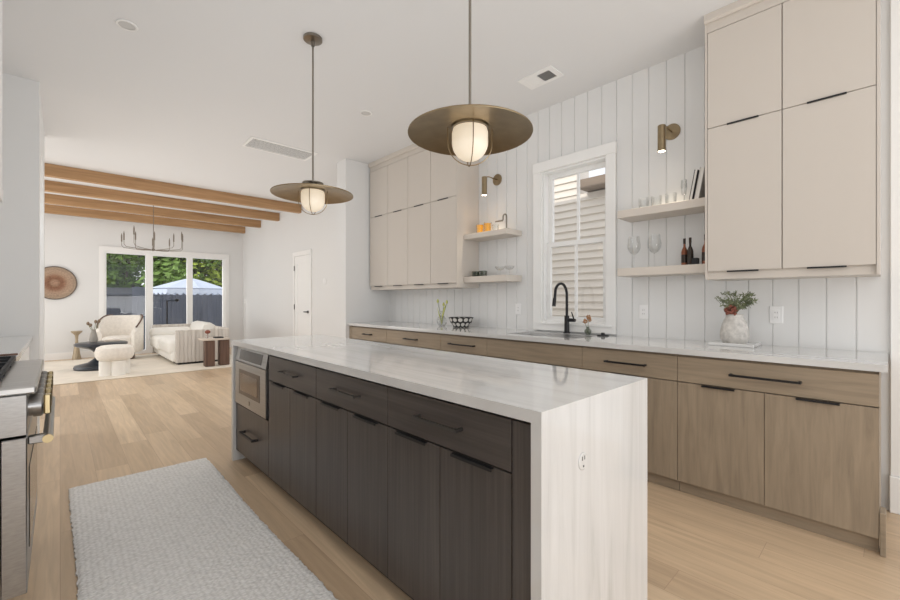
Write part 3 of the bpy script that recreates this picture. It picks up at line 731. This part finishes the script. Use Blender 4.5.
hh = thing('range_hood', (-.49, 2.54, 1.694), 'white plastered range hood above the range at the left edge', 'range hood')
M().box(-.7795, 2.08, 1.76, -.206, 2.995, H-.001, .002).build('shell', HOODP, hh)
M().box(-.7795, 2.07, 1.70, -.2025, 3.0, 1.76, .002).build('band', HOODP, hh)
M().box(-.72, 2.14, 1.694, -.26, 2.94, 1.701).build('filter', STEEL, hh)

# ------------------------------------------------ kitchen rug
m = M(); nx, ny = 60, 190; rnd = random.Random(3)
X0, X1, RY0, RY1 = .048, .812, 1.05, 3.60
ex = [(rnd.uniform(-.004, .004), rnd.uniform(-.004, .004)) for _ in range(ny+1)]
vv = [[m.b.verts.new((X0+(X1-X0)*i/nx+(ex[j][0] if i == 0 else ex[j][1] if i == nx else 0)+.012*math.sin(j*.045)*(i/nx-.5), RY0+(RY1-RY0)*j/ny+(rnd.uniform(-.005, .005) if j in (0, ny) else 0)-.015*(i/nx-.5), (.017+rnd.uniform(-.0012, .0012)) if 0 < i < nx and 0 < j < ny else .009)) for j in range(ny+1)] for i in range(nx+1)]
for i in range(nx):
    for j in range(ny): m.b.faces.new((vv[i][j], vv[i+1][j], vv[i+1][j+1], vv[i][j+1]))
edge = [vv[i][0] for i in range(nx)] + [vv[nx][j] for j in range(ny)] + [vv[i][ny] for i in range(nx, 0, -1)] + [vv[0][j] for j in range(ny, 0, -1)]
low = [m.b.verts.new((v.co.x, v.co.y, .001)) for v in edge]
for k in range(len(edge)): m.b.faces.new((edge[k], edge[(k+1) % len(edge)], low[(k+1) % len(edge)], low[k]))
m.build('runner_rug', RUGM, smooth=True, label='pale grey woven runner rug on the floor between range and island', cat='rug')

# ------------------------------------------------ small things on counter and shelves
def vase_plant():
    x, y = 3.32, .718
    M().box(3.21, .590, .914, 3.43, .848, .934, .004).build('marble_board', QUARTZ, label='thin white marble board under the stone plant vase', cat='board')
    t = thing('stone_vase', (x, y, .934), 'speckled off-white stone vase holding a succulent arrangement', 'vase')
    pr = [(0, 0), (.066, 0), (.080, .02), (.084, .05), (.078, .10), (.064, .145), (.050, .165), (.048, .18), (.052, .19), (.047, .19), (.042, .175), (0, .17)]
    M().lathe(pr, (x, y, .934), 32).build('body', CREAMV, t, True)
    pl = thing('succulent_bouquet', (x, y, 1.105), 'green sprigs with a rust-red bloom in the stone vase', 'plant')
    rnd = random.Random(5); m = M(); l = M()
    for k in range(44):
        a = rnd.uniform(0, 2*PI); r = rnd.uniform(.02, .12); h = rnd.uniform(.02, .15)*(1.05-r*2)+.03
        dx, dy = math.cos(a), math.sin(a)
        if k > 36: dx, dy, r, h = -.3, -1, .08+.008*(k-36), .06+.006*(k-36)
        P = [Vector((x, y, 1.115)), Vector((x+dx*r*.4, y+dy*r*.4, 1.12+h*.75)), Vector((x+dx*r*.75, y+dy*r*.75, 1.12+h)), Vector((x+dx*r, y+dy*r, 1.115+h))]
        m.tube(P, [.003, .0025, .002, .0015], 5)
        for q in range(15):
            tt = rnd.uniform(.45, 1); i = min(2, int(tt*3)); p = P[i].lerp(P[i+1], tt*3-i)
            v = Vector((rnd.gauss(0,1), rnd.gauss(0,1), rnd.gauss(.3,1))).normalized(); w_ = v.orthogonal().normalized()*.0038
            e_ = p+v*rnd.uniform(.014, .026); mid = p.lerp(e_, .5)
            l.quad(p, mid+w_, e_, mid-w_)
    m.build('stems', PLANTG, pl); l.build('leaves', PLANTG, pl, fix=False)
    m = M()
    for k in range(70):
        v = Vector((rnd.gauss(0,1), rnd.gauss(0,1), rnd.gauss(0,.7))).normalized()*.042*rnd.uniform(.5, 1.1); m.sphere((x-.035+v.x, y+.012+v.y, 1.150+v.z), .008, seg=6)
    m.build('bloom', REDB, pl)
vase_plant()

# polka bowl and tulip vase
def polka():
    m = bpy.data.materials.new('black_white_dots'); m.use_nodes = True
    n = m.node_tree.nodes; l = m.node_tree.links; b = n['Principled BSDF']
    tc = n.new('ShaderNodeTexCoord'); sp = n.new('ShaderNodeSeparateXYZ'); l.new(tc.outputs['Object'], sp.inputs[0])
    def mth(op, a, bb=None):
        q = n.new('ShaderNodeMath'); q.operation = op
        for i, v in enumerate((a, bb)):
            if v is None: continue
            if isinstance(v, (int, float)): q.inputs[i].default_value = v
            else: l.new(v, q.inputs[i])
        return q.outputs[0]
    ang = mth('MULTIPLY', mth('ARCTAN2', sp.outputs[1], sp.outputs[0]), 13/(2*PI))
    zz = mth('DIVIDE', mth('ADD', sp.outputs[2], -.008), .052)
    row = mth('FLOOR', zz); a2 = mth('ADD', ang, mth('MULTIPLY', row, .5))
    fx = mth('SUBTRACT', mth('FRACT', mth('ADD', a2, 20)), .5); fz = mth('SUBTRACT', mth('FRACT', zz), .5)
    d = mth('ADD', mth('MULTIPLY', fx, fx), mth('MULTIPLY', fz, fz))
    mx = n.new('ShaderNodeMix'); mx.data_type = 'RGBA'; l.new(mth('LESS_THAN', d, .15), mx.inputs[0])
    mx.inputs[6].default_value = (.012,.012,.012,1); mx.inputs[7].default_value = (.6,.59,.56,1)
    l.new(mx.outputs[2], b.inputs['Base Color']); b.inputs['Roughness'].default_value = .3
    return m
bw = (3.28, 3.30, .914)
M().lathe([(0, 0), (.085, 0), (.09, .008), (.12, .05), (.142, .112), (.136, .112), (.112, .05), (.08, .014), (0, .012)], bw, 40).build('dotted_bowl', polka(), smooth=True, origin=bw, label='black bowl with large white dots on the worktop below the left cabinets', cat='bowl')
t = thing('bud_vase', (3.28, 3.62, .914), 'clear round glass vase with pale tulips beside the dotted bowl', 'vase')
M().lathe([(0, .004), (.03, 0), (.058, .03), (.062, .06), (.045, .10), (.018, .125), (.016, .17), (.02, .175)], (3.28, 3.62, .914), 24).build('body', VGLASS, t, True)
fl = thing('tulip_bunch', (3.28, 3.62, .93), 'three pale yellow-green tulips standing in the clear round vase', 'flowers')
st = M(); hd = M(); lv = M()
for dx, dy, h in ((-.02, .05, .31), (.01, -.02, .27), (.0, -.085, .30)):
    st.tube([(3.28, 3.62, .93), (3.28+dx*.4, 3.62+dy*.4, 1.06), (3.28+dx, 3.62+dy, .914+h-.03)], .003, 6)
    hd.lathe([(0, 0), (.011, .006), (.014, .022), (.009, .042), (0, .048)], (3.28+dx, 3.62+dy, .914+h-.04), 10)
lv.tube([(3.28, 3.62, .93), (3.27, 3.60, 1.03), (3.27, 3.565, 1.12), (3.27, 3.545, 1.17)], [.003, .009, .010, .001], 6).tube([(3.28, 3.62, .93), (3.27, 3.65, 1.03), (3.27, 3.69, 1.13)], [.003, .008, .001], 6)
st.build('stems', PLANTG, fl); hd.build('petals', TULIP, fl, True); lv.build('leaves', TULIP, fl, True)

# sink-side bud vase
t = thing('bud_vase', (3.42, 1.84, .914), 'tiny smoky glass bud vase with peach flowers right of the faucet', 'vase')
M().lathe([(0, .002), (.018, 0), (.03, .02), (.028, .038), (.012, .055), (.013, .068)], (3.42, 1.84, .914), 20).build('body', SMOKE, t, True)
m = M(); rnd = random.Random(9)
for k in range(46):
    c = ((3.42, 1.832, 1.068), (3.42, 1.868, 1.03), (3.42, 1.825, 1.05))[k % 3]
    v = Vector((rnd.gauss(0,1), rnd.gauss(0,1), rnd.gauss(0,1))).normalized()*.018; m.sphere((c[0]+v.x, c[1]+v.y, c[2]+v.z), .007, seg=6)
p = thing('peach_posy', (3.42, 1.84, .92), 'small peach and brown dried flowers in the tiny bud vase', 'flowers')
m.build('blooms', PEACH, p); M().tube([(3.42, 1.84, .92), (3.42, 1.836, 1.05)], .002, 6).tube([(3.42, 1.84, .92), (3.42, 1.866, 1.02)], .002, 6).build('stems', PLANTG, p)

def wine_glass(x, y, z, s=1.0, kind='wine', label='', group='wine glasses on the lower right shelf'):
    t = thing('wine_glass' if kind == 'wine' else 'coupe_glass', (x, y, z), label, 'glass', group)
    M().lathe([(0, .003), (.034*s, .001), (.034*s, .003), (.005, .006)], (x, y, z), 24).build('foot', CLEAR, t, True)
    hs = .085*s if kind == 'wine' else .06*s
    M().cyl((x, y, z+.003), (x, y, z+hs), .004*s, .0035*s, 10).build('stem', CLEAR, t, True)
    if kind == 'wine': pr = [(.002, 0), (.022, .012), (.037, .04), (.038, .062), (.030, .115), (.0293, .115), (.0372, .062), (.0362, .04), (.0215, .013)]
    elif kind == 'flute': pr = [(.002, 0), (.016, .015), (.022, .06), (.019, .12), (.0184, .12), (.0214, .06)]
    else: pr = [(.002, 0), (.035, .010), (.055, .034), (.058, .048), (.0572, .048), (.054, .034), (.034, .011)]
    M().lathe([(r*s, h*s) for r, h in pr], (x, y, z+hs-.001), 28).build('bowl', CLEAR, t, True)
wine_glass(3.37, 1.412, 1.472, 1.3, label='stemmed wine glass nearest the window on the lower right shelf')
wine_glass(3.37, 1.255, 1.472, 1.3, label='stemmed wine glass second from the window on the lower right shelf')
G2 = 'clear glasses on the upper right shelf'
def tumbler(x, y, z, r, h, label, group, m=CLEAR):
    return M().lathe([(0, .006), (r*.9, .004), (r*.92, 0), (r, h), (r-.0015, h), (r*.88, .01), (0, .009)], (x, y, z), 24).build('tumbler', m, smooth=True, label=label, cat='glass', group=group)
tumbler(3.37, 1.335, 1.932, .040, .095, 'clear tumbler nearest the window on the upper right shelf', G2)
tumbler(3.37, 1.240, 1.932, .040, .095, 'clear tumbler second from the window on the upper right shelf', G2)
tumbler(3.37, 1.135, 1.932, .040, .095, 'clear tumbler beside the flute on the upper right shelf', G2)
wine_glass(3.37, 1.045, 1.932, 1.0, 'flute', 'slim clear flute beside the leaning books', G2)
wine_glass(3.36, 2.80, 1.475, .9, 'coupe', 'clear coupe glass in the middle of the lower left shelf', 'coupe glasses on the lower left shelf')
wine_glass(3.36, 2.675, 1.475, .9, 'coupe', 'clear coupe glass nearest the window on the lower left shelf', 'coupe glasses on the lower left shelf')
G3 = 'short smoky tumblers on the lower left shelf'
tumbler(3.36, 3.145, 1.475, .046, .062, 'short smoky tumbler closest to the left wall cabinet', G3, SMOKE)
tumbler(3.36, 3.040, 1.475, .046, .062, 'short smoky tumbler beside the coupes', G3, SMOKE)
for y, lb, h in ((3.065, 'orange drink in a short glass, left one of the pair', .095), (2.955, 'orange drink in a short glass, right one of the pair', .10)):
    t = thing('juice_glass', (3.34, y, 1.940), lb, 'drink', 'orange drinks on the upper left shelf')
    M().lathe([(0, .004), (.040, 0), (.044, h+.012), (.0425, h+.012), (.039, .006)], (3.34, y, 1.940), 24).build('glass', CLEAR, t, True)
    M().lathe([(0, .007), (.037, .007), (.0415, h), (0, h)], (3.34, y, 1.940), 24).build('juice', ORANGE, t, True)
tumbler(3.34, 2.845, 1.940, .036, .075, 'empty clear tumbler right of the orange drinks', 'clear glass by the orange drinks')
t = thing('bottle_pourer_stand', (3.30, 2.675, 1.940), 'curved brushed metal stand at the window end of the upper left shelf', 'stand')
M().cyl((3.30, 2.665, 1.940), (3.30, 2.665, 1.946), .03).build('base', NICKEL, t)
M().tube([(3.30, 2.665, 1.944), (3.30, 2.665, 2.06)] + [(3.30, 2.6875-.0225*math.cos(a*PI/8), 2.065+.030*math.sin(a*PI/8)) for a in range(0, 9)] + [(3.30, 2.71, 2.045), (3.30, 2.715, 2.035), (3.30, 2.81, 2.035)], .008, 10).build('curved_tube', NICKEL, t, True)

def bottle(x, y, h, r, m, label):
    t = thing('bottle', (x, y, 1.472), label, 'bottle', 'bottles on the lower right shelf')
    M().lathe([(0, 0), (r, .002), (r, h*.50), (r*.85, h*.58), (r*.36, h*.70), (r*.36, h*.93), (0, h*.93)], (x, y, 1.472), 20).build('body', m, t, True)
    M().lathe([(0, h), (r*.42, h), (r*.42, h*.86), (r*.40, h*.80)], (x, y, 1.472), 16).build('cap', AMBERB, t, True)
    M().lathe([(r*1.01, h*.12), (r*1.02, h*.13), (r*1.02, h*.40), (r*1.01, h*.41)], (x, y, 1.472), 20).build('label_band', AMBERB, t, True)
bottle(3.38, 1.045, .205, .021, COPPER, 'slim copper-brown bottle furthest left of the group')
bottle(3.36, 1.000, .205, .021, AMBERB, 'slim dark bottle next to the small black box')
bottle(3.34, .895, .215, .024, COPPER, 'copper-brown bottle half hidden by the wall cabinet')
M().box(3.31, .940, 1.472, 3.36, .978, 1.522, .002).build('small_box', BLACKS, label='small black box between the bottles on the lower right shelf', cat='box')
def book(y, tilt, th, h, m, label):
    t = thing('book', (3.36, y, 1.932), label, 'book', 'books leaning on the upper right shelf')
    M().box(3.455, y-th/2+.003, 1.932, 3.46, y+th/2-.003, 1.932+h).box(3.28, y-th/2, 1.932, 3.46, y-th/2+.003, 1.932+h).box(3.28, y+th/2-.003, 1.932, 3.46, y+th/2, 1.932+h).build('cover', m, t)
    M().box(3.283, y-th/2+.003, 1.936, 3.455, y+th/2-.003, 1.928+h).build('pages', PAGES, t)
    t.rotation_euler = (tilt, 0, 0); return t
book(.975, math.radians(10), .022, .215, BLACKS, 'dark-edged slim book leaning furthest left on the upper right shelf')
book(.938, math.radians(10), .030, .225, GREYB, 'pale grey book leaning against the wall cabinet')

# ------------------------------------------------ living room
struct_rug = M().box(-1.6, 8.18, .001, 2.75, 11.25, .014, .003).build('living_room_rug', LIVRUG, label='large cream area rug under the sofa and coffee table', cat='rug')
t = thing('wall_basket', (-.075, 11.645, 1.567), 'round woven brown basket hung on the far wall', 'wall basket')
M().lathe([(0, -.012), (.10, -.012), (.18, -.03), (.26, -.02), (.335, -.035), (.34, -.03), (.335, -.004), (0, -.002)], (-.075, 11.65, 1.567), 48, 'y').build('weave', BASKET, t, True)

# sofa
sf = thing('sofa', (2.0, 10.1, 0), 'cream sofa with channelled taupe outer panels by the patio doors', 'sofa')
m = M()
n_ = 14
for i in range(n_):                                       # channelled near end panel
    a = 1.56+(2.46-1.56)*i/n_; b = 1.56+(2.46-1.56)*(i+1)/n_; m.box(a, 9.04, .05, b, 9.12, .655, .008)
n_ = 30
for i in range(n_):                                       # channelled long back
    a = 9.125+(11.05-9.125)*i/n_; b = 9.125+(11.05-9.125)*(i+1)/n_; m.box(2.40, a, .05, 2.48, b, .66, .008)
for i in range(14):                                       # far arm
    a = 1.48+(2.42-1.48)*i/14; b = 1.48+(2.42-1.48)*(i+1)/14; m.box(a, 11.06, .05, b, 11.14, .675, .008)
m.build('outer_panel', SOFABACK, sf)
M().box(1.50, 9.11, .06, 2.40, 11.06, .30, .06).build('base', FABRIC2, sf, True)
m = M(); m.box(1.46, 9.12, .20, 2.30, 10.10, .46, .07); m.build('seat_cushion', FABRIC2, sf, True)
m = M(); m.box(1.42, 10.10, .20, 2.30, 11.08, .46, .07); m.build('seat_cushion', FABRIC2, sf, True)
m = M(); m.prism([(2.10, .42), (2.40, .42), (2.42, .68), (2.33, .74), (2.22, .71)], 'y', 9.9, 11.05); m.build('back_cushion', FABRIC2, sf, True, sharp=60)
m = M(); m.box(1.40, 10.80, .40, 2.2, 11.07, .62, .10); m.build('arm_bolster', FABRIC2, sf, True)
M().box(1.60, 9.06, .014, 2.44, 11.10, .06).build('plinth', BLACK, sf)

# side table
st_ = thing('side_table', (2.07, 8.55, 0), 'walnut side table with pale stone top against the sofa end', 'side table')
M().box(1.86, 8.40, .485, 2.30, 8.80, .515, .006).build('top', BRICKP, st_)
M().box(1.90, 8.42, .014, 2.06, 8.58, .485, .02).build('leg', WALNUT, st_, True)
M().box(2.14, 8.44, .014, 2.31, 8.60, .485, .02).build('leg', WALNUT, st_, True)
M().box(2.08, 8.50, .515, 2.22, 8.66, .535, .002).build('book', BLACKS, label='thin black book lying on the walnut side table', cat='book')
t = thing('tiny_vase', (1.97, 8.56, .515), 'tiny clear vase with one rust flower head on the side table', 'vase')
M().lathe([(0, .002), (.03, 0), (.035, .03), (.02, .07), (.02, .08)], (1.97, 8.56, .515), 18).build('body', CLEAR, t, True)
fl = M().sphere((1.97, 8.56, .635), .045, (1, 1, .8), 14).tube([(1.97, 8.56, .52), (1.97, 8.56, .62)], .004, 6).build('rust_flower', REDB, smooth=True, label='single rust-brown flower head in the tiny clear vase', cat='flower')

# armchair: curved barrel shell opening towards the coffee table
ac = thing('barrel_armchair', (.90, 10.8, 0), 'cream boucle barrel armchair with wood-edged curved back', 'armchair')
cx, cy = .90, 10.8; fd = math.radians(242)                # facing direction
m = M(); K = 28; rows = []
for k in range(K+1):
    a = fd+math.radians(58+(360-116)*k/K); e = abs(k/K-.5)*2
    top = .90-.30*max(0, (e-.45)/.55)**1.6; Ro, Ri = .385, .29
    col = []
    for r, z in ((Ro-.03, .16), (Ro, .20), (Ro, top-.06), (Ro-.03, top-.01), (Ro-.06, top), (Ri+.02, top-.02), (Ri, top-.07), (Ri, .30)):
        col.append(m.b.verts.new((cx+r*math.cos(a), cy+r*math.sin(a), z)))
    rows.append(col)
for A, B in zip(rows, rows[1:]):
    for j in range(len(A)): m.b.faces.new((A[j], A[(j+1) % len(A)], B[(j+1) % len(A)], B[j]))
m.b.faces.new(rows[0]); m.b.faces.new(rows[-1][::-1])
m.build('curved_back', FABRIC, ac, True)
for rng in (range(1, 10), range(K-9, K)):
    m = M()
    P = []
    for k in rng:
        a = fd+math.radians(58+(360-116)*k/K); e = abs(k/K-.5)*2
        P.append((cx+.365*math.cos(a), cy+.365*math.sin(a), .905-.30*max(0, (e-.45)/.55)**1.6))
    m.tube(P, .014, 8)
    m.build('wood_edge', WALNUT, ac, True)
M().lathe([(0, .49), (.22, .485), (.285, .46), (.293, .38), (.285, .28), (.28, .17), (0, .17)], (cx, cy, 0), 36).build('seat', FABRIC, ac, True)
M().cyl((cx, cy, .014), (cx, cy, .17), .24).build('swivel_base', WALNUT, ac)

# ottoman
ot = thing('ottoman', (.65, 8.62, 0), 'cream boucle ottoman on lobed legs at the rug edge', 'ottoman')
M().lathe([(0, .245), (.17, .245), (.22, .265), (.25, .32), (.255, .39), (.235, .455), (.18, .485), (0, .495)], (.65, 8.62, 0), 40).build('cushion', FABRIC, ot, True)
for k in range(4):
    a = math.radians(20+90*k); M().cyl((.65+.115*math.cos(a), 8.62+.115*math.sin(a), .014), (.65+.115*math.cos(a), 8.62+.115*math.sin(a), .25), .095, seg=24).build('leg', FABRIC2, ot, True)

# coffee table
ct = thing('coffee_table', (.54, 9.62, 0), 'round charcoal pedestal coffee table on the cream rug', 'coffee table')
c0 = (.54, 9.62, 0)
M().lathe([(0, .47), (.35, .47), (.37, .455), (.37, .425), (.32, .40), (.15, .35), (.08, .27), (0, .27)], c0, 48).build('top', CHARCOAL, ct, True)
M().lathe([(0, .014), (.37, .014), (.38, .04), (.365, .075), (.19, .12), (.10, .19), (.08, .27), (0, .27)], c0, 48).build('pedestal_base', CHARCOAL, ct, True)
M().box(.58, 9.62, .47, .80, 9.80, .495, .002).build('coffee_table_book', BRICKP, label='flat beige book lying on the charcoal coffee table', cat='book')
t = thing('grey_vase', (.44, 9.80, .47), 'grey ceramic vase with dried seed heads on the coffee table', 'vase')
M().lathe([(0, 0), (.055, 0), (.065, .04), (.05, .12), (.03, .20), (.034, .22), (.028, .22), (0, .19)], (.44, 9.80, .47), 24).build('body', mat('grey_ceramic', (.33,.31,.28), .7), t, True)
p = thing('dried_stems', (.44, 9.80, .66), 'brown dried seed heads standing in the grey vase', 'dried flowers')
m = M(); s2 = M()
for dx, dz in ((-.075, .13), (.03, .16), (.075, .17), (-.04, .10)):
    s2.tube([(.44, 9.80, .66), (.44+dx*.5, 9.80, .70), (.44+dx, 9.80, .66+dz)], .004, 6); m.sphere((.44+dx, 9.80, .67+dz), .024, (1, 1, 1.35), 10)
m.build('seed_heads', mat('dried_brown', (.23,.17,.12), .9), p, True); s2.build('stems', PLANTG, p)
M().lathe([(0, 0), (.075, 0), (.075, .02), (.06, .10), (.035, .30), (.022, .40), (.03, .50), (.09, .565), (.09, .585), (0, .58)], (.25, 11.42, 0), 32).build('pedestal_stand', BRASSD, smooth=True, label='slim flared bronze pedestal stand behind the coffee table', cat='pedestal')

# floor lamp
fl = thing('floor_lamp', (1.80, 11.42, 0), 'thin black reading floor lamp behind the sofa before the patio glass', 'floor lamp')
M().cyl((1.80, 11.42, 0), (1.80, 11.42, .02), .12).build('base', BLACK, fl)
M().box(1.788, 11.408, .02, 1.812, 11.432, 1.21).box(1.79, 11.41, 1.19, 1.96, 11.43, 1.21).build('pole', BLACK, fl)
M().sphere((1.99, 11.42, 1.215), .045, (1, 1, .8), 14).build('lamp_head', BLACK, fl, True)

# chandelier
cx, cy, cz = 1.29, 9.55, 2.16
ch = thing('chandelier', (cx, cy, cz), 'slender bronze candle chandelier hanging in the living room', 'chandelier')
BRZ = mat('chandelier_bronze', (.24,.205,.17), .4, .6)
M().cyl((cx, cy, cz), (cx, cy, H-.02), .006, seg=8).build('rod', BRZ, ch); M().lathe([(0, H-.0005), (.06, H-.0005), (.06, H-.02), (0, H-.03)], (cx, cy, 0), 24).build('canopy', BRZ, ch)
M().sphere((cx, cy, cz+.01), .03, (1, 1, .7), 12).build('hub', BRZ, ch, True)
for k in range(10):
    a = math.radians(12+36*k); r = .50 if k % 2 == 0 else .46; ux, uy = math.cos(a), math.sin(a); z1 = cz+(.14 if k % 3 else .22)
    M().tube([(cx, cy, cz), (cx+ux*r*.6, cy+uy*r*.6, cz+.012), (cx+ux*r*.93, cy+uy*r*.93, cz+.03), (cx+ux*r, cy+uy*r, cz+.07), (cx+ux*r, cy+uy*r, z1)], .0045, 8).build('arm', BRZ, ch, True)
    M().cyl((cx+ux*r, cy+uy*r, z1), (cx+ux*r, cy+uy*r, z1+.12), .011, seg=12).cyl((cx+ux*r, cy+uy*r, z1+.12), (cx+ux*r, cy+uy*r, z1+.16), .009, .003, seg=8).build('candle_sleeve', BRZ, ch)
